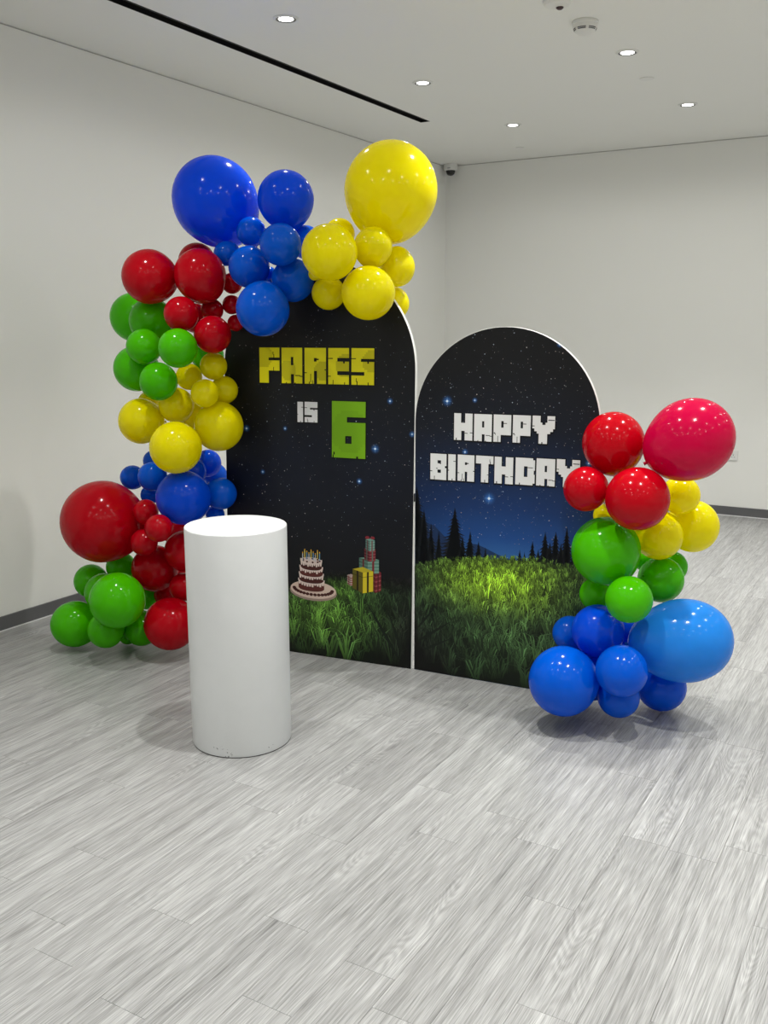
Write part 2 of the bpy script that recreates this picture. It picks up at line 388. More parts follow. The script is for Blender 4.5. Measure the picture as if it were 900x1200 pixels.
# ------------------------------------------------------------------ plinth
pl = empty('display_plinth', (-2.337, 2.836, 0))
ob('drum', lathe('drum', [(.0004, .893), (.194, .893), (.1975, .8922), (.1995, .890), (.2005, .886), (.2005, .006), (.199, .0035)], M_plinth, 96), pl)
ob('base_ring', lathe('base_ring', [(.196, 0), (.199, .0005), (.1995, .0035), (.19, .0035)], M_vent, 72), pl)
tag(pl, 'tall white cylindrical display plinth standing on the grey wood floor in front of the balloons', 'plinth')
BALLOONS = [
    ('royal', 'largest royal blue balloon, highest on the left shoulder of the garland', -3.1848, 3.7997, 2.2626, 0.209, 1.1, 0.456, 0.37, -0.809, 'left'),
    ('royal', 'round blue balloon right beside the largest royal blue one at the top', -2.7556, 3.7914, 2.2456, 0.1341, 1.04, 0.095, 0.119, -0.988, 'left'),
    ('blue', 'small blue balloon wedged under the gap between the two highest blue balloons', -2.9351, 3.7506, 2.1071, 0.0714, 1, 0.224, 0.244, -0.944, 'left'),
    ('blue', 'blue balloon directly under the round high blue one, left of the yellow bunch', -2.6574, 3.6075, 2.025, 0.0955, 1.03, -0.609, 0.716, -0.341, 'left'),
    ('blue', 'smallest blue balloon at the lower right edge of the largest royal blue one', -3.0671, 3.7233, 2.0109, 0.0596, 1.1, 0.645, 0.721, 0.253, 'left'),
    ('blue', 'blue balloon in front of the upper bunch, right of the smallest blue one', -2.8798, 3.6562, 1.9365, 0.098, 1, -0.508, 0.85, -0.142, 'left'),
    ('blue', 'shaded blue balloon tucked against the lower left yellow balloon on the arch top', -2.69, 3.7426, 1.876, 0.1011, 1.05, -0.597, 0.651, 0.469, 'left'),
    ('blue', 'lighter blue balloon hanging lowest of the top blue bunch over the dark panel', -2.7285, 3.5565, 1.741, 0.1238, 1.03, -0.213, 0.367, 0.906, 'left'),
    ('blue', 'mostly hidden blue balloon behind the foremost yellow balloon on the arch top', -2.7323, 3.9141, 2.0623, 0.0807, 1, 0.268, -0.53, -0.805, 'left'),
    ('blue', 'tiny blue balloon seen only through the gap between three top blue balloons', -2.8604, 3.7894, 1.9066, 0.0381, 1, 0.038, 0.343, 0.938, 'left'),
    ('red', 'red balloon sticking out furthest left on the upper garland, above green', -3.3683, 3.5018, 1.898, 0.1315, 1.04, 0.719, 0.654, -0.235, 'left'),
    ('red', 'large red balloon below the largest royal blue one, in front of the upper red bunch', -3.1109, 3.5735, 1.896, 0.1246, 1.06, 0.277, 0.238, -0.931, 'left'),
    ('red', 'dark red balloon peeking out above the large red one under royal blue', -3.35, 3.8261, 1.9864, 0.0962, 1, 0.827, -0.22, -0.517, 'left'),
    ('red', 'red balloon below the gap between the two large upper red balloons', -3.1409, 3.4612, 1.7184, 0.0828, 1, -0.444, 0.89, -0.099, 'left'),
    ('red', 'tiny red balloon beside the front blue balloon of the top bunch', -3.0742, 3.7639, 1.8705, 0.0518, 1, -0.13, 0.991, -0.03, 'left'),
    ('red', 'small shaded red balloon under the large red one in the upper bunch', -3.1322, 3.6737, 1.7394, 0.0559, 1, -0.734, 0.662, 0.15, 'left'),
    ('red', 'small red balloon against the left side of the lowest top blue balloon', -3.0726, 3.7533, 1.7669, 0.0476, 1, -0.786, 0.07, 0.614, 'left'),
    ('red', 'tiny red balloon below and left of the lowest top blue balloon, on the dark panel', -3.0522, 3.7537, 1.6774, 0.0412, 1, -0.807, -0.015, 0.59, 'left'),
    ('red', 'deep red balloon lowest of the upper red bunch, above the small yellow ones', -3.02, 3.5388, 1.6224, 0.0895, 1, -0.806, 0.58, 0.115, 'left'),
    ('red', 'dark red balloon half hidden between green and the middle red balloon', -3.5206, 3.771, 1.7035, 0.0638, 1, 0.938, -0.171, -0.3, 'left'),
    ('red', 'dark red balloon deep in the gap under the large red one of the upper bunch', -3.2998, 3.7394, 1.7018, 0.0754, 1, 0.834, -0.104, -0.542, 'left'),
    ('green', 'green balloon furthest left, right below the leftmost upper red one', -3.7141, 3.7357, 1.709, 0.1293, 1.03, 0.969, -0.016, -0.248, 'left'),
    ('green', 'shaded green balloon overlapping the one under the leftmost upper red balloon', -3.467, 3.6016, 1.6891, 0.1145, 1, 0.701, 0.601, -0.384, 'left'),
    ('green', 'small green balloon left of centre in front of the upper green bunch', -3.3895, 3.4596, 1.5625, 0.0877, 1, 0.063, 0.97, -0.235, 'left'),
    ('green', 'green balloon under the middle red ones, right front of the upper green bunch', -3.1052, 3.3887, 1.5601, 0.0921, 1, -0.605, 0.792, -0.079, 'left'),
    ('green', 'green balloon lowest on the left outline of the upper green bunch', -3.5382, 3.5494, 1.4505, 0.1154, 1, 0.706, 0.705, 0.07, 'left'),
    ('green', 'green balloon at the bottom of the upper green bunch, above yellow', -3.2917, 3.4464, 1.3972, 0.0936, 1, -0.25, 0.968, 0.017, 'left'),
    ('green', 'dark green balloon nearly hidden behind the lowest upper red and the small yellow one', -3.2527, 3.7657, 1.513, 0.0848, 1, -0.846, -0.381, 0.373, 'left'),
    ('yellow', 'small yellow balloon right below the deep red one, topmost of the middle yellow bunch', -3.1061, 3.6376, 1.4682, 0.068, 1, -0.948, 0.293, -0.123, 'left'),
    ('yellow', 'small dull yellow balloon beside the green front balloon in the middle bunch', -3.2815, 3.6534, 1.411, 0.067, 1, -0.779, 0.621, -0.088, 'left'),
    ('yellow', 'small bright yellow balloon in the middle of the three other small yellow ones', -3.0683, 3.5233, 1.3418, 0.0688, 1, -0.821, 0.56, -0.111, 'left'),
    ('yellow', 'small shaded yellow balloon furthest right, against the starry panel edge', -3.1022, 3.7078, 1.3469, 0.0701, 1, -0.985, 0.031, -0.171, 'left'),
    ('yellow', 'medium yellow balloon above the frontmost yellow one, below green', -3.3073, 3.582, 1.2707, 0.09, 1, -0.283, 0.959, 0.001, 'left'),
    ('yellow', 'yellow balloon sticking out left from the middle of the garland', -3.4893, 3.5172, 1.1879, 0.1167, 1.0, 0.587, 0.806, -0.068, 'left'),
    ('yellow', 'frontmost yellow balloon hanging lowest in the middle bunch, over blue', -3.1522, 3.3952, 1.0864, 0.1261, 1.0, -0.542, 0.83, -0.13, 'left'),
    ('yellow', 'large yellow balloon on the right of the middle bunch, over the panel edge', -3.0737, 3.6219, 1.1733, 0.1239, 1.0, -0.95, 0.314, -0.006, 'left'),
    ('yellow', 'sliver of a yellow balloon behind the left yellow one, under green', -3.5641, 3.6489, 1.2738, 0.0547, 1, 0.946, 0.296, 0.132, 'left'),
    ('blue', 'small blue balloon furthest left of the middle blue bunch, above the giant red one', -3.623, 3.5692, 0.88, 0.0643, 1.05, 0.717, 0.695, -0.048, 'left'),
    ('blue', 'small blue balloon second from the left in the middle blue bunch', -3.4154, 3.5007, 0.91, 0.0755, 1, 0.188, 0.948, -0.256, 'left'),
    ('blue', 'dark small blue balloon behind the frontmost yellow one, on its lower left', -3.4894, 3.5883, 0.9754, 0.0544, 1, 0.723, 0.663, -0.193, 'left'),
    ('royal', 'dark blue balloon in the shade right under the frontmost yellow balloon', -3.2595, 3.6223, 0.9342, 0.0736, 1, -0.798, 0.584, -0.152, 'left'),
    ('royal', 'dark blue balloon topmost of the middle blue bunch, beside the white panel edge', -3.2813, 3.7672, 0.9545, 0.0733, 1, -0.773, -0.615, 0.155, 'left'),
    ('blue', 'dark blue balloon half hidden at the panel edge, under the topmost middle blue one', -3.3234, 3.8739, 0.8734, 0.0657, 1, -0.245, -0.944, 0.22, 'left'),
    ('blue', 'blue balloon right of the large front blue one, against the black panel', -3.1225, 3.6741, 0.8207, 0.0824, 1.05, -0.995, 0.091, 0.028, 'left'),
    ('royal', 'large glossy blue balloon in front of the middle bunch, above the white plinth', -3.1749, 3.4584, 0.8296, 0.1358, 1.0, -0.659, 0.73, -0.183, 'left'),
    ('blue', 'small blue balloon mostly hidden between the giant red and the large front blue one', -3.5096, 3.572, 0.7958, 0.0501, 1, 0.695, 0.704, -0.145, 'left'),
    ('blue', 'small blue balloon peeking out just above the white plinth top', -3.1974, 3.7157, 0.6971, 0.05, 1, -0.99, -0.118, 0.075, 'left'),
    ('yellow', 'shaded yellow balloon filling the gap behind the frontmost and the large right middle yellow ones', -3.3311, 3.7451, 1.2007, 0.0863, 1, -0.401, -0.908, 0.118, 'left'),
    ('red', 'giant dark red balloon sticking out left, largest of the garland', -3.6438, 3.3707, 0.6743, 0.2121, 1.03, 0.719, 0.654, -0.235, 'left'),
    ('red', 'small red balloon uppermost of three small ones beside the giant red balloon', -3.3704, 3.3948, 0.7482, 0.0637, 1, -0.143, 0.942, -0.303, 'left'),
    ('red', 'small red balloon furthest right of three small ones beside the giant red balloon', -3.1961, 3.299, 0.7013, 0.0675, 1, -0.505, 0.832, -0.23, 'left'),
    ('red', 'small red balloon lowest of three small ones beside the giant red balloon', -3.3647, 3.3667, 0.5987, 0.0685, 1, -0.26, 0.925, -0.276, 'left'),
    ('red', 'red balloon cut off by the upper left edge of the white plinth', -3.2512, 3.5372, 0.5331, 0.107, 1, -0.806, 0.548, -0.223, 'left'),
    ('red', 'shaded dark red balloon above the bright red one, below three small red ones', -3.4544, 3.5264, 0.4169, 0.1232, 1, -0.08, 0.991, -0.105, 'left'),
    ('red', 'small dark red balloon against the plinth, just above the bright red one', -3.2709, 3.5341, 0.3388, 0.0742, 1, -0.833, 0.529, -0.164, 'left'),
    ('red', 'dark red balloon tucked under the large glossy blue one, behind small red ones', -3.3951, 3.6354, 0.6043, 0.078, 1, -0.573, 0.805, -0.155, 'left'),
    ('red', 'dark red balloon barely seen above the bright red one', -3.4699, 3.6085, 0.2504, 0.0606, 1, -0.23, 0.959, -0.163, 'left'),
    ('red', 'bright red balloon lowest in the garland, beside the white plinth near the floor', -3.2396, 3.3942, 0.1849, 0.1334, 1.0, -0.62, 0.732, -0.282, 'left'),
    ('red', 'dark red balloon deep in the gap beside the plinth between three lower red ones', -3.4836, 3.7089, 0.3484, 0.071, 1, -0.934, -0.343, -0.104, 'left'),
    ('green', 'bright green balloon at the front of the lowest green bunch', -3.4039, 3.2064, 0.3318, 0.1386, 1.0, -0.168, 0.967, -0.192, 'left'),
    ('green', 'green balloon topmost on the left of the lowest bunch, in front of the baseboard', -3.7929, 3.3951, 0.3325, 0.0903, 1, 0.739, 0.655, -0.158, 'left'),
    ('green', 'green balloon squeezed behind the bright green front one and beside the topmost left one', -3.6177, 3.3181, 0.3153, 0.0989, 1, 0.349, 0.928, -0.128, 'left'),
    ('green', 'green balloon furthest left and low, almost resting on the wood floor', -3.7767, 3.2627, 0.1351, 0.1207, 1.08, 0.704, 0.709, 0.047, 'left'),
    ('green', 'green balloon hanging under the bright green front one', -3.5405, 3.2463, 0.1459, 0.0931, 1, 0.02, 0.997, -0.08, 'left'),
    ('green', 'green balloon left of the bright red lowest one', -3.46, 3.4122, 0.1213, 0.0929, 1, -0.03, 0.987, -0.158, 'left'),
    ('green', 'green balloon showing below the giant red one, above the bright green front one', -3.6734, 3.4981, 0.4044, 0.079, 1, 0.744, 0.645, -0.176, 'left'),
    ('green', 'dark green balloon hidden between the bright green and dark red ones', -3.6001, 3.6004, 0.2241, 0.0708, 1, 0.863, 0.49, 0.122, 'left'),
    ('green', 'small dark green balloon low in shade between two low green ones', -3.5849, 3.4346, 0.0568, 0.0508, 1, 0.464, 0.886, -0.009, 'left'),
    ('yellow', 'giant yellow balloon standing highest of all, on top of the arch', -2.2926, 3.9831, 2.2703, 0.2181, 1.07, -0.112, -0.004, -0.994, 'left'),
    ('yellow', 'large yellow balloon in front on the left of the arch top bunch', -2.3642, 3.5681, 1.9767, 0.1234, 1.02, -0.555, 0.809, -0.194, 'left'),
    ('yellow', 'yellow balloon peeking out above the left front yellow one', -2.5246, 3.9001, 2.091, 0.0723, 1, 0.041, -0.296, -0.954, 'left'),
    ('yellow', 'yellow balloon directly below the giant yellow one', -2.2757, 3.7921, 2.0084, 0.0889, 1.08, -0.496, 0.47, -0.73, 'left'),
    ('yellow', 'yellow balloon furthest right of the arch top bunch', -2.2449, 3.9617, 1.9357, 0.0837, 1.15, -0.213, 0.367, 0.906, 'left'),
    ('yellow', 'large yellow balloon in front and lowest, overlapping the curved top of the left panel', -2.2549, 3.7149, 1.8075, 0.1214, 1.0, -0.489, 0.752, 0.441, 'left'),
    ('yellow', 'yellow balloon below the left front yellow one, against the dark panel', -2.5176, 3.7881, 1.8149, 0.0798, 1.0, -0.285, 0.448, 0.848, 'left'),
    ('yellow', 'yellow balloon hanging behind the curved white edge of the left panel', -2.2855, 4.0047, 1.7691, 0.0729, 1.08, -0.213, 0.367, 0.906, 'left'),
    ('yellow', 'tiny sliver of yellow balloon between blue and the left front yellow one', -2.5467, 3.7198, 1.8982, 0.0303, 1, -0.532, 0.834, 0.144, 'left'),
    ('red', 'red balloon upper left of the right column, beside the giant pinkish one', -1.1401, 3.8319, 1.1772, 0.1281, 1.05, 0.055, 0.094, -0.994, 'right'),
    ('pink', 'giant glossy pinkish red balloon at the top of the right column', -0.8343, 3.8079, 1.2115, 0.1618, 1.12, -0.809, -0.301, -0.504, 'right'),
    ('red', 'smaller red balloon covering the last letter of the white lettering', -1.2064, 3.702, 1.0024, 0.0927, 1, 0.764, 0.645, -0.033, 'right'),
    ('red', 'large red balloon in the middle front of the right column', -0.987, 3.6731, 0.9858, 0.1258, 1, -0.234, 0.958, -0.169, 'right'),
    ('yellow', 'orange tinted yellow balloon right under the giant pinkish one', -0.9026, 4.029, 0.9523, 0.0831, 1, -0.579, -0.809, 0.102, 'right'),
    ('yellow', 'bright yellow balloon furthest right in the right column', -0.8724, 4.1569, 0.7989, 0.1153, 1.0, -0.959, -0.283, -0.03, 'right'),
    ('yellow', 'yellow balloon under the large red one in the right column', -0.968, 3.9544, 0.787, 0.1053, 1.0, -0.94, -0.34, -0.027, 'right'),
    ('yellow', 'sliver of yellow balloon between red and green, on the panel side of the right column', -1.1862, 3.9091, 0.8582, 0.0506, 1, 0.934, -0.353, 0.05, 'right'),
    ('green', 'largest green balloon, on the left of the right column over the printed hill', -1.1302, 3.7647, 0.7344, 0.143, 1.03, 0.337, 0.28, -0.899, 'right'),
    ('green', 'dark green balloon below the front yellow one in the right column', -0.9588, 4.0042, 0.582, 0.0998, 1, -0.479, -0.831, 0.285, 'right'),
    ('green', 'green balloon lowest in front of the right column, above blue', -0.9913, 3.6379, 0.5803, 0.0943, 1, -0.282, 0.919, -0.275, 'right'),
    ('green', 'small green balloon on the printed grass side, under the largest green one', -1.2004, 3.8696, 0.5158, 0.07, 1, 0.975, -0.143, 0.169, 'right'),
    ('green', 'dark green balloon peeking out behind on the right below bright yellow', -0.9541, 4.1752, 0.6017, 0.0701, 1, -0.239, -0.925, 0.295, 'right'),
    ('green', 'dark green balloon sliver between the largest green and front yellow ones', -1.0591, 4.1058, 0.635, 0.0505, 1, 0.078, -0.961, 0.265, 'right'),
    ('blue', 'large blue balloon lowest on the left of the right column, near the floor', -1.2237, 3.5652, 0.2142, 0.1454, 1.0, 0.57, 0.816, -0.102, 'right'),
    ('royal', 'deep blue balloon under the small green one in the right column', -1.1435, 3.7439, 0.3926, 0.1122, 1.0, 0.662, 0.74, -0.115, 'right'),
    ('blue', 'blue balloon half hidden on the left behind the deep blue one', -1.2984, 3.8388, 0.3301, 0.0767, 1, 0.983, 0.04, 0.182, 'right'),
    ('skyblue', 'giant light blue oval balloon on the lower right of the right column', -0.8233, 3.8312, 0.378, 0.173, 1.22, -0.944, -0.298, -0.14, 'right'),
    ('blue', 'blue balloon front and centre at the foot of the right column', -0.9872, 3.5685, 0.3013, 0.1035, 1.0, -0.135, 0.939, -0.315, 'right'),
    ('blue', 'shaded blue balloon lowest at the foot of the right column', -1.0275, 3.6882, 0.1416, 0.087, 1, 0.043, 0.998, 0.051, 'right'),
    ('blue', 'blue balloon under the giant light blue oval one', -0.9207, 3.9609, 0.1146, 0.1063, 1.03, -0.654, -0.72, 0.231, 'right'),
    ('royal', 'dark blue balloon deep in the gap between green, deep blue and light blue ones', -1.063, 3.9834, 0.3276, 0.0768, 1, 0.095, -0.936, 0.338, 'right'),
    ('royal', 'dark blue balloon almost hidden behind the two front blue ones near the floor', -1.1823, 3.8232, 0.171, 0.1177, 1, 0.96, 0.17, 0.223, 'right'),
]

# ------------------------------------------------------------------ printed arch panels
class Ink:
    """flat print: coloured polygons laid on the panel face, local x across, z up, y just off the face"""
    def __init__(s): s.v, s.f, s.c = [], [], []
    def poly(s, pts, c, y, cs=None):
        o = len(s.v)
        for i, (x, z) in enumerate(pts): s.v.append((x, -y, z)); s.c.append(cs[i] if cs else c)
        s.f.append(tuple(range(o, o+len(pts))))
    def rect(s, x0, x1, z0, z1, c, y): s.poly([(x0, z0), (x1, z0), (x1, z1), (x0, z1)], c, y)
    def ell(s, x, z, rx, rz, c, y, n=20, a0=0., a1=2*math.pi): s.poly([(x+rx*math.cos(a0+(a1-a0)*i/n), z+rz*math.sin(a0+(a1-a0)*i/n)) for i in range(n)], c, y)
    def build(s, name, parent): return ob(name, me(name, s.v, s.f, M_ink, col=s.c), parent)

def arch_board(w_, zc, thick, face_mat, parent):
    r = w_/2; n = 48
    out = [(0, 0), (w_, 0)] + [(r+r*math.cos(math.pi*i/n), zc+r*math.sin(math.pi*i/n)) for i in range(n+1)]
    k = len(out); e = .0012
    cx, cz = r, zc*.6
    inn = []
    for i, (x, z) in enumerate(out):       # a hair of bevel round the printed face
        d = Vector((cx-x, cz-z)).normalized(); inn.append((x+d.x*e, z+d.y*e))
    v = [(x, 0, z) for x, z in inn]+[(x, e, z) for x, z in out]+[(x, thick, z) for x, z in out]
    f = [tuple(range(k))]; mi = [0]
    for j in (0, 1):
        for i in range(k):
            q = (i+1) % k; f.append((j*k+i, (j+1)*k+i, (j+1)*k+q, j*k+q)); mi.append(1)
    f.append(tuple(range(2*k, 3*k))[::-1]); mi.append(1)
    m = me('board', v, f, [face_mat, M_foam], mi=mi)
    bm = bmesh.new(); bm.from_mesh(m); bmesh.ops.recalc_face_normals(bm, faces=bm.faces); bm.to_mesh(m); bm.free()
    return ob('board', m, parent)
def panel_matrix(loc, deg, lean):
    a = math.radians(deg); d = Vector((math.cos(a), math.sin(a), 0)); b = Vector((-math.sin(a), math.cos(a), 0))
    u = Vector((0, 0, 1))*math.cos(lean)+b*math.sin(lean); n = u.cross(d)
    return Matrix(((d.x, n.x, u.x, loc[0]), (d.y, n.y, u.y, loc[1]), (d.z, n.z, u.z, loc[2]), (0, 0, 0, 1)))

# block letters: a full block minus straight cuts and cracks, cut lists run x0,y0,x1,y1 from the top left corner
GLYPH = {
 'F': [(.46, .28, 1, .36), (.46, .65, 1, 1), (.67, .12, .70, .20), (.70, .19, .74, .28), (.69, .55, .72, .65)],
 'A': [(.45, .26, .57, .49), (.45, .74, .60, 1), (.66, .765, .90, .79), (.88, .785, 1, .81), (.20, .97, .25, 1), (.62, .975, .68, 1)],
 'R': [(.44, .28, .56, .38), (.56, .30, .66, .34), (.44, .64, .58, 1), (0, .68, .10, .705), (.93, .59, 1, .62), (.27, .72, .30, .96), (.20, .94, .24, 1), (.36, .90, .39, 1)],
 'E': [(.44, .27, 1, .37), (.44, .635, 1, .74), (0, .275, .22, .30), (.72, .36, .80, .42), (0, .765, .12, .79), (.22, .88, .25, 1), (.77, .94, .81, 1)],
 'S': [(.42, .29, 1, .37), (0, .65, .57, .745), (0, .275, .20, .30), (.70, .37, .77, .42), (.20, .82, .23, .92), (.23, .90, .27, 1), (.72, .93, .76, 1)],
 'I': [(.70, .25, 1, .275), (.50, .93, .60, 1), (0, .60, .12, .63)],
 '6': [(.45, .275, 1, .37), (.40, .61, .59, .745), (.045, .90, .085, .95), (.02, .95, .055, 1), (.73, .965, .785, 1)],
 'H': [(.38, 0, .60, .35), (.40, .65, .58, 1), (.58, .72, .74, .745), (.86, .70, 1, .725), (.10, .92, .15, 1), (.40, .10, .42, .13)],
 'P': [(.44, .23, .57, .47), (.57, .30, .76, .325), (.42, .74, 1, 1), (.02, .66, .10, .70), (.09, .70, .13, .74), (.24, .78, .27, 1)],
 'Y': [(.36, 0, .66, .24), (.44, .24, .58, .32), (0, .46, .09, 1), (.09, .56, .20, 1), (.20, .64, .29, 1), (.92, .46, 1, 1), (.80, .56, .92, 1), (.67, .64, .80, 1), (.70, .13, .98, .16), (0, .36, .10, .385), (.42, .94, .47, 1)],
 'B': [(.45, .25, .66, .37), (.45, .61, .66, .73), (.91, .46, 1, .54), (0, .66, .12, .69), (.24, .86, .28, 1), (.60, .37, .66, .40), (.36, .55, .45, .58)],
 'T': [(0, .30, .30, 1), (.72, .30, 1, 1), (.78, .12, .81, .22), (.80, .20, .84, .30), (.50, .90, .54, 1), (.64, .70, .72, .72)],
 'D': [(.44, .31, .62, .70), (.62, .34, .90, .365), (.90, 0, 1, .07), (.90, .93, 1, 1), (.95, .45, 1, .60), (.20, .93, .25, 1)],
}
def letter(ch, x0, x1, z0, z1, ink, parent, shade=0., name='letter', y=.0016):
    cuts = GLYPH[ch]
    xs = sorted({0., 1.}.union(*[{c[0], c[2]} for c in cuts])); ys = sorted({0., 1.}.union(*[{c[1], c[3]} for c in cuts]))
    cell = []
    for i in range(len(xs)-1):
        for j in range(len(ys)-1):
            mx, my = (xs[i]+xs[i+1])/2, (ys[j]+ys[j+1])/2
            if not any(c[0] < mx < c[2] and c[1] < my < c[3] for c in cuts): cell.append((xs[i], xs[i+1], ys[j], ys[j+1]))
    K = Ink(); wd, h = x1-x0, z1-z0
    for a, b, c, d in cell:                # black outline, a little proud to the lower right as printed
        K.rect(x0+a*wd-.0035, x0+b*wd+.0045, z1-d*h-.0065, z1-c*h+.0035, (.001, .001, .0012), y-.0004)
    for a, b, c, d in cell:
        K.rect(x0+a*wd, x0+b*wd, z1-d*h, z1-c*h, ink, y)
    if shade:                              # rounded two-tone facets inside the yellow and green letters
        rng = random.Random(ord(ch)*7+int(x0*1000))
        for _ in range(1):
            px, pz, pr = rng.random(), rng.random(), .35+.3*rng.random()
            c2 = tuple(v*shade for v in ink)
            for a, b, c, d in cell:
                nx, nz = max(1, int((b-a)/.06)), max(1, int((d-c)/.05))
                for i in range(nx):
                    for j in range(nz):
                        u0, u1 = a+(b-a)*i/nx, a+(b-a)*(i+1)/nx; w0, w1 = c+(d-c)*j/nz, c+(d-c)*(j+1)/nz
                        if math.hypot((u0+u1)/2-px, ((w0+w1)/2-pz)*1.4) < pr: K.rect(x0+u0*wd, x0+u1*wd, z1-w1*h, z1-w0*h, c2, y+.0002)
    return K.build(name, parent)

def stars_print(inside, n, parent, seed):
    K = Ink(); rng = random.Random(seed)
    for i in range(n):
        for _ in range(40):
            x, z = rng.random()*1.05, .6+1.4*rng.random()
            if inside(x, z): break
        else: continue
        q = rng.random(); s = .0010+.0019*q**3
        b = .10+.8*rng.random()**2; tint = rng.choice([(1, 1, 1), (.7, .85, 1), (.6, .75, 1), (1, .85, .8)])
        c = tuple(b*t for t in tint)
        K.poly([(x-s, z), (x, z-s), (x+s, z), (x, z+s)], c, .0006)
    return K.build('printed_stars', parent)
def big_star(x, z, s, parent):
    K = Ink(); c = (.75, .88, 1.); d = (.22, .46, .80)
    K.ell(x, z, .0050*s, .0050*s, c, .0008, 12)
    for dx, dz in ((1, 0), (0, 1)):
        l, t = .020*s, .0013*s
        K.poly([(x-l*dx-t*dz*0, z-l*dz), (x+t*dz, z-t*dx), (x+l*dx, z+l*dz), (x-t*dz, z+t*dx)], d, .0007)
    return K.build('bright_star', parent)
def spruce(K, x, z0, z1, hw, c, y, rng):
    """tiers of drooping boughs, each a jagged skirt"""
    h = z1-z0; n = max(6, int(h/.016))
    K.poly([(x-hw*.45, z0), (x+hw*.45, z0), (x, z1)], c, y)
    K.poly([(x-.0012, z1-.02), (x+.0012, z1-.02), (x, z1+.010)], c, y)
    for i in range(n):
        t = (i+.7)/n; zt = z1-h*(i-.6)/n; zb = z1-h*(i+1.2+.3*rng.random())/n; dz = zt-zb
        for s in (-1, 1):
            wd = hw*(t**.85)*(.72+.5*rng.random())+.002
            K.poly([(x, zt), (x+s*wd*.42, zt-dz*.60), (x+s*wd, zb), (x, zb+.22*dz)], c, y)
            wd *= .72; zq = zb-.30*dz
            K.poly([(x, zt), (x+s*wd*.5, zt-dz*.75), (x+s*wd, zq), (x, zb+.1*dz)], c, y)
def grass(parent, width, crest, field, rows, seed, dens, size):
    K = Ink(); rng = random.Random(seed); nx, nz = 36, 26
    pts = {}
    for i in range(nx+1):
        x = width*i/nx; zt = crest(x)
        for j in range(nz+1):
            z = .002+(zt-.002)*j/nz; pts[i, j] = (x, z, tuple(v*(.14+.16*(z/zt)**2) for v in field(x, z)))
    for i in range(nx):
        for j in range(nz):
            q = [pts[i, j], pts[i+1, j], pts[i+1, j+1], pts[i, j+1]]
            K.poly([(p[0], p[1]) for p in q], None, .0009, [p[2] for p in q])
    for k in range(rows):
        t = k/(rows-1)                       # 0 far crest, 1 at the foot
        y = .0010+.0011*t
        tufts = int(dens*(1-t)**1.35)+3
        for _ in range(tufts):
            x = rng.random()*width; zt = crest(x); z = zt-(zt+.02)*t**1.25+rng.uniform(-.01, .01)
            big = size*(.15+t**1.1)*(.6+.9*rng.random())
            nb = rng.randint(4, 9)+int(5*t)
            br = .25+1.6*rng.random()**2
            for b in range(nb):
                lean = rng.uniform(-1, 1); h = big*(.55+.5*rng.random()); wd = h*.018+.0006
                p0 = (x+rng.uniform(-.12, .12)*big, z); p1 = (p0[0]+lean*h*.28, z+h*.62); p2 = (p0[0]+lean*h*(.62+.3*rng.random()), z+h*(.92-.35*abs(lean)))
                if min(p0[0], p1[0], p2[0]) < .002 or max(p0[0], p1[0], p2[0]) > width-.002: continue
                f = field(p1[0], min(p1[1], zt)); m_ = br*(.45+.9*rng.random())*(1.9 if rng.random() < .16 else 1.)
                c0 = tuple(v*m_*.35 for v in f); c1 = tuple(v*m_*1.7+.006*m_ for v in f); c2 = tuple(v*m_*2.6+.022*m_ for v in f)
                z0 = max(p0[1], .003); yy = y+rng.random()*.00002
                if p1[1] < .006: continue
                K.poly([(p0[0]-wd, z0), (p0[0]+wd, z0), (p1[0]+wd*.8, p1[1]), (p1[0]-wd*.8, p1[1])], None, yy, [c0, c0, c1, c1])
                K.poly([(p1[0]-wd*.8, p1[1]), (p1[0]+wd*.8, p1[1]), p2], None, yy, [c1, c1, c2])
    return tag(K.build('printed_grass', parent), kind='stuff')
def leaf_shade(K, x, z, ang, ln, wd, y):
    d = Vector((math.cos(ang), math.sin(ang))); n = Vector((-d.y, d.x)); c = (.0045, .009, .0045)
    ps = []
    for t, q in ((0, .6), (.35, 1), (.7, .6), (1, 0)): ps.append((x+d.x*ln*t+n.x*wd*q, z+d.y*ln*t+n.y*wd*q))
    for t, q in ((.7, .6), (.35, 1), (0, .6)): ps.append((x+d.x*ln*t-n.x*wd*q, z+d.y*ln*t-n.y*wd*q))
    K.poly(ps, c, y)

# ---- left panel
LP = empty('arch_panel'); LP.matrix_world = panel_matrix((-3.146, 3.734, 0), 7.5, math.radians(1.7))
LSTAR = [(.125, 1.151, .85), (.915, 1.311, .7), (.84, 1.080, 1.), (.348, 1.159, .55), (.217, .933, .6), (.757, .917, .7), (1.030, 1.158, .7)]
M_skyL = print_mat('print_of_a_dark_starry_sky', [(0., (.003, .004, .003)), (.45, (.0035, .004, .006)), (.75, (.004, .0055, .011)), (1.05, (.004, .0065, .017)), (1.3, (.004, .0055, .010)), (1.6, (.005, .0052, .006)), (1.975, (.006, .006, .006))], 1.975, LSTAR, (.55, .6, .35))
arch_board(1.042, 1.455, .024, M_skyL, LP)
boxes('edge_clip', M_black, [(1.042, 1.046, .002, .020, .835, .875)], LP, .001)
def inL(x, z): return .01 < x < 1.03 and z > .5 and (z < 1.455 or math.hypot(x-.521, z-1.455) < .515)
stars_print(inL, 760, LP, 3)
for q in LSTAR: big_star(*q, LP)
YEL = (.80, .73, .006)
for ch, a, b in (('F', .206, .320), ('A', .332, .447), ('R', .460, .577), ('E', .589, .700), ('S', .713, .832)):
    letter(ch, a, b, 1.384, 1.558, YEL, LP, .72)
letter('I', .419, .450, 1.194, 1.2945, (.84, .84, .86), LP)
letter('S', .459, .530, 1.195, 1.2955, (.84, .84, .86), LP)
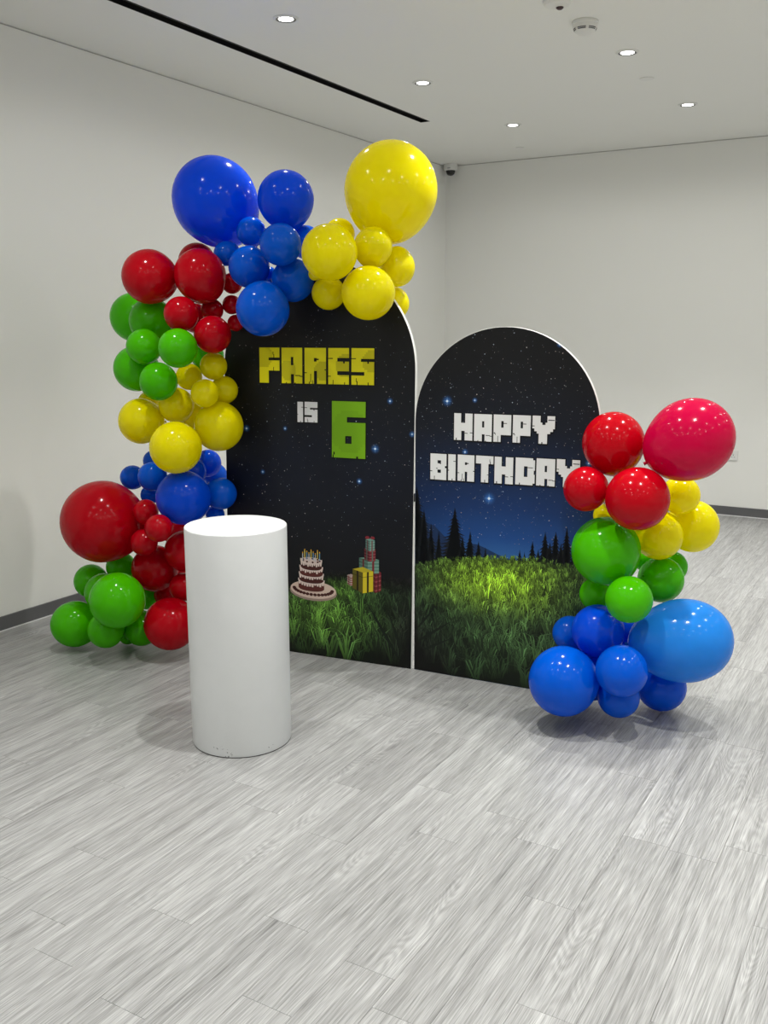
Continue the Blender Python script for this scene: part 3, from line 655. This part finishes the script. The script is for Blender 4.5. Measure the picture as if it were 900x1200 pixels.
letter('6', .609, .789, 1.028, 1.3035, (.185, .42, .006), LP, .90, name='numeral')
def crestL(x): return .37+.10*(x/1.04)**2-.03*math.sin(x*7)
def fieldL(x, z):
    g = math.exp(-((x-.63)/.14)**2-((z-.40)/.09)**2)*.55+math.exp(-((x-.55)/.28)**2-((z-.22)/.12)**2)*.55
    fade = max(0., min(1., (crestL(x)-z)/.07))*(1-.75*max(0., min(1., (x-.78)/.2))*(1 if z < .32 else .6))
    return tuple((a+b*g)*fade+.002 for a, b in zip((.010, .030, .007), (.085, .20, .012)))
grass(LP, 1.042, crestL, fieldL, 44, 11, 58, .135)
K = Ink()
for a in ((.98, .04, 2.15, .34, .009), (1.0, .07, 1.95, .26, .007)): leaf_shade(K, *a, .0023)
K.build('printed_dark_leaves', LP)

# printed tiered cake
BR, BR2, CRM = (.055, .012, .010), (.09, .02, .016), (.66, .55, .50)
K = Ink(); rng = random.Random(5)
K.ell(.504, .336, .134, .048, (.30, .22, .18), .0024); K.ell(.504, .346, .130, .046, (.62, .48, .40), .0026, 28)
for i in range(16):
    a = math.pi*(1.02+.96*i/15); K.ell(.504+.108*math.cos(a), .350+.030*math.sin(a), .011, .008, BR, .0028, 8)
tiers = [(.352, .394, .073), (.394, .428, .069), (.428, .462, .065), (.462, .498, .060)]
for i, (z0, z1, hw) in enumerate(tiers):
    yy = .0030+.0003*i
    lo = [(.494-hw+2*hw*k/14, z0-.016*math.sqrt(max(0, 1-(2*k/14-1)**2))) for k in range(15)]
    K.poly(lo+[(.494+hw, z1), (.494-hw, z1)], BR if i % 2 else BR2, yy)
    for k in range(10):                     # icing drips round each tier
        x = .494-hw+2*hw*(k+.5)/10; e = .016*math.sqrt(max(0, 1-((x-.494)/hw)**2)); d = .010+.010*rng.random()
        K.poly([(x-hw*.11, z1-e*.8), (x-hw*.06, z1-e-d), (x+hw*.06, z1-e-d), (x+hw*.11, z1-e*.8), (x+hw*.11, z1-e*.8+.012), (x-hw*.11, z1-e*.8+.012)], CRM, yy+.0001)
    K.poly([(.494-hw*1.03+2.06*hw*k/14, z1-.016*math.sqrt(max(0, 1-(2*k/14-1)**2))-.004) for k in range(15)]+[(.494+hw*1.03-2.06*hw*k/14, z1-.014*math.sqrt(max(0, 1-(2*k/14-1)**2))+.008) for k in range(15)], CRM, yy+.00015)
K.ell(.494, .498, .060, .016, (.60, .48, .44), .0044)
for i in range(9): K.ell(.494+.048*math.cos(i*.7), .498+.010*math.sin(i*.7), .006, .005, BR, .0045, 8)
K.build('printed_cake', LP)
for i in range(9):
    K = Ink(); x = .446+.012*i; z = .500+.008*((i*5) % 3-1)
    K.rect(x-.0024, x+.0024, z, z+.038, ((.42, .45, .5), (.62, .5, .12), (.16, .3, .45))[i % 3], .0046+.00002*i)
    K.ell(x, z+.042, .0024, .005, (.75, .42, .03), .0048, 8); K.build('printed_candle', LP)

# printed pile of presents
def gx(px): return .732+(px-415)*.00464
def gz(py): return .357+(695-py)*.00441
def gift(pl_, pc, pr, top, bot, dy, cl, cr_, ct, rib, y, stripe=None):
    K = Ink(); l, c, r = gx(pl_), gx(pc), gx(pr); t, b = gz(top), gz(bot); e = dy
    K.poly([(l, b+e), (c, b), (c, t), (l, t+e*.6)], cl, y); K.poly([(c, b), (r, b+e*.7), (r, t+e*.5), (c, t)], cr_, y)
    K.poly([(l, t+e*.6), (c, t), (r, t+e*.5), ((l+r)/2-(c-(l+r)/2)*.6, t+e*1.3)], ct, y)
    h = t-b; K.poly([(l, t+e*.6-h*.2), (c, t-h*.22), (c, t-h*.25), (l, t+e*.6-h*.23)], tuple(v*.35 for v in cl), y+.0001)
    K.poly([(c, t-h*.22), (r, t+e*.5-h*.2), (r, t+e*.5-h*.23), (c, t-h*.25)], tuple(v*.35 for v in cr_), y+.0001)
    if stripe:
        for i in range(4):
            z = b+h*(i+.3)/4.3; K.poly([(c, z), (r, z+e*.6), (r, z+e*.6+h*.08), (c, z+h*.08)], stripe, y+.0002); K.poly([(l, z+e*.8), (c, z), (c, z+h*.08), (l, z+e*.8+h*.08)], tuple(v*.5 for v in stripe), y+.0002)
    m1, m2 = c+(r-c)*.40, c+(r-c)*.58
    K.poly([(m1, b+e*.28), (m2, b+e*.41), (m2, t+e*.3), (m1, t+e*.2)], rib, y+.0003)
    m1, m2 = l+(c-l)*.40, l+(c-l)*.58
    K.poly([(m1, b+e*.6), (m2, b+e*.42), (m2, t+e*.25), (m1, t+e*.36)], tuple(v*.6 for v in rib), y+.0003)
    return K
RD, TE = (.15, .015, .022), (.10, .22, .17)
gift(434, 440, 446.5, 671, 693, .018, (.09, .01, .014), RD, (.2, .03, .035), (.05, .006, .008), .0024, (.30, .06, .07)).build('printed_gift_box', LP)
gift(407, 411, 416, 677, 688, .010, (.3, .25, .22), (.42, .34, .30), (.4, .3, .28), (.25, .02, .03), .0026, (.28, .03, .03)).build('printed_gift_box', LP)
gift(421, 431, 444, 656, 672, .012, (.05, .12, .09), TE, (.14, .28, .22), (.17, .012, .02), .0028, (.2, .34, .28)).build('printed_gift_box', LP)
gift(427, 433, 440, 644, 658, .010, (.07, .008, .012), RD, (.2, .03, .035), (.10, .16, .13), .0030, (.30, .06, .07)).build('printed_gift_box', LP)
K = gift(428.5, 433, 439, 634, 646, .009, (.06, .13, .11), (.12, .25, .21), (.15, .3, .25), (.17, .012, .02), .0033, (.22, .36, .31))
for s in (-1, 1): K.ell(gx(433.5)+s*.014, gz(630.5), .012, .008, (.20, .02, .03), .0037, 10)
K.build('printed_gift_box', LP)
gift(413.5, 425.5, 437.5, 671, 695, .022, (.10, .085, .008), (.62, .50, .02), (.45, .37, .02), (.02, .012, .004), .0036).build('printed_gift_box', LP)
tag(LP, 'taller dark arch panel with yellow and green block lettering over a printed cake and presents', 'backdrop panel', 'arch backdrop panels')

# ---- right panel
RP = empty('arch_panel'); RP.matrix_world = panel_matrix((-2.098, 3.876, 0), 4.0, 0.)
RSTAR = [(.160, 1.322, 1.1), (.295, 1.330, .55), (.372, .885, 1.25), (.679, 1.580, .6), (.251, 1.092, .7), (.825, 1.075, .75)]
M_skyR = print_mat('print_of_a_blue_evening_sky', [(.55, (.030, .130, .36)), (.62, (.026, .115, .34)), (.70, (.010, .065, .25)), (.85, (.006, .032, .13)), (1.0, (.006, .018, .060)), (1.2, (.006, .009, .020)), (1.45, (.006, .0065, .009)), (1.656, (.006, .006, .007))], 1.656, RSTAR, (.5, .5, .40))
arch_board(.868, 1.222, .024, M_skyR, RP)
def inR(x, z): return .01 < x < .858 and z > .68 and (z < 1.222 or math.hypot(x-.434, z-1.222) < .428)
stars_print(inR, 860, RP, 9)
for q in RSTAR: big_star(*q, RP)
WH = (.84, .845, .84)
for ch, a, b, dz in (('H', .196, .286, 0), ('A', .294, .379, 0), ('P', .387, .470, .001), ('P', .478, .560, .002), ('Y', .568, .670, .003)):
    letter(ch, a, b, 1.146+dz, 1.269+dz, WH, RP)
for ch, a, b, dz in (('B', .079, .160, 0), ('I', .169, .206, .001), ('R', .216, .298, .002), ('T', .306, .390, .003), ('H', .396, .484, .003), ('D', .495, .585, .005), ('A', .592, .677, .007), ('Y', .684, .788, .009)):
    letter(ch, a, b, .955+dz, 1.077+dz, WH, RP)
K = Ink()
K.poly([(.004, .48), (.004, .735), (.06, .742), (.10, .735), (.15, .690), (.20, .648), (.24, .64), (.26, .50)], (.008, .026, .085), .0005)
K.poly([(.26, .50), (.27, .665), (.32, .664), (.36, .650), (.42, .626), (.50, .605), (.58, .60), (.60, .55)], (.007, .030, .10), .0005)
K.build('printed_mountain', RP)
rng = random.Random(21); DK = (.0035, .0055, .0085)
for x, z1, hw in ((.010, .905, .120), (.085, .735, .050), (.048, .80, .07), (.125, .70, .045), (.205, .820, .115), (.283, .715, .060), (.245, .69, .05), (.325, .672, .036), (.36, .648, .024),
                  (.525, .655, .026), (.548, .645, .020), (.584, .697, .048), (.612, .665, .034), (.642, .745, .058), (.690, .752, .058), (.740, .775, .062), (.665, .70, .05), (.715, .70, .05), (.78, .72, .06), (.82, .75, .06), (.855, .73, .05)):
    K = Ink(); zb = .52 if x < .3 else .57
    spruce(K, x, zb, z1, hw, DK, .0007+.000004*len(bpy.data.meshes) % .0001, rng)
    K.v = [(min(max(p[0], .002), .866), p[1], p[2]) for p in K.v]
    K.build('printed_spruce', RP)
def crestR(x): return .611-.24*(x-.60)**2
def fieldR(x, z):
    g = math.exp(-((x-.42)/.26)**2-((z-.49)/.10)**2)*1.0+.25*math.exp(-((x-.55)/.35)**2-((z-.58)/.05)**2)
    h = .5*math.exp(-((x-.50)/.32)**2-((z-.26)/.18)**2)
    dark = max(.10, min(1., (x*1.1+z*.9-.12)/.36))
    return tuple((a+b*g+c*h)*dark+.0018 for a, b, c in zip((.012, .034, .010), (.20, .35, .004), (.032, .070, .014)))
grass(RP, .868, crestR, fieldR, 56, 17, 66, .130)
K = Ink()
for a in ((.02, .15, .62, .22, .008), (.02, .22, .90, .15, .006), (.05, .11, .50, .17, .007)): leaf_shade(K, *a, .0023)
K.build('printed_dark_leaves', RP)
tag(RP, 'shorter dark arch panel with white block lettering over a printed night meadow and spruces', 'backdrop panel', 'arch backdrop panels')

# ------------------------------------------------------------------ balloons
def balloon_mesh(e, cname):
    """unit balloon: round across, length e along its own axis, neck at -Z"""
    k = .30*(e-1); n, m_ = 40, 26
    prof = []
    for i in range(m_+1):
        t = math.pi*i/m_; u = math.cos(t); r = math.sin(t)*(1+k*u+(.06*u if u < 0 else 0))
        prof.append((r, u))
    mx = max(p[0] for p in prof)
    prof = [(max(r/mx, .0), u*e) for r, u in prof]
    prof = [(max(r, .035), u if r > .035 or u > 0 else u-.0) for r, u in prof]
    prof[0] = (.0005, e)
    return lathe('balloon', prof, M_latex[cname], n)
def knot_mesh(e, cname):
    return lathe('knot', [(.036, -e+.004), (.034, -e-.012), (.046, -e-.020), (.046, -e-.030), (.030, -e-.036), (.034, -e-.042), (.060, -e-.062), (.056, -e-.064), (.02, -e-.045)], M_latex[cname], 16)
cache = {}
GROUP = {'left': 'balloons of the large garland', 'right': 'balloons of the right column'}
for cname, label, x, y, z, r, e, nx, ny, nz, side in BALLOONS:
    if (e, cname) not in cache: cache[e, cname] = (balloon_mesh(e, cname), knot_mesh(e, cname))
    bmesh_, kmesh = cache[e, cname]
    o = ob('balloon', bmesh_)
    q = Vector((-nx, -ny, -nz)).to_track_quat('Z', 'Y')
    o.rotation_mode = 'QUATERNION'; o.rotation_quaternion = q; o.location = (x, y, z); o.scale = (r, r, r)
    ob('knot', kmesh, o)
    tag(o, label, 'balloon', GROUP[side])
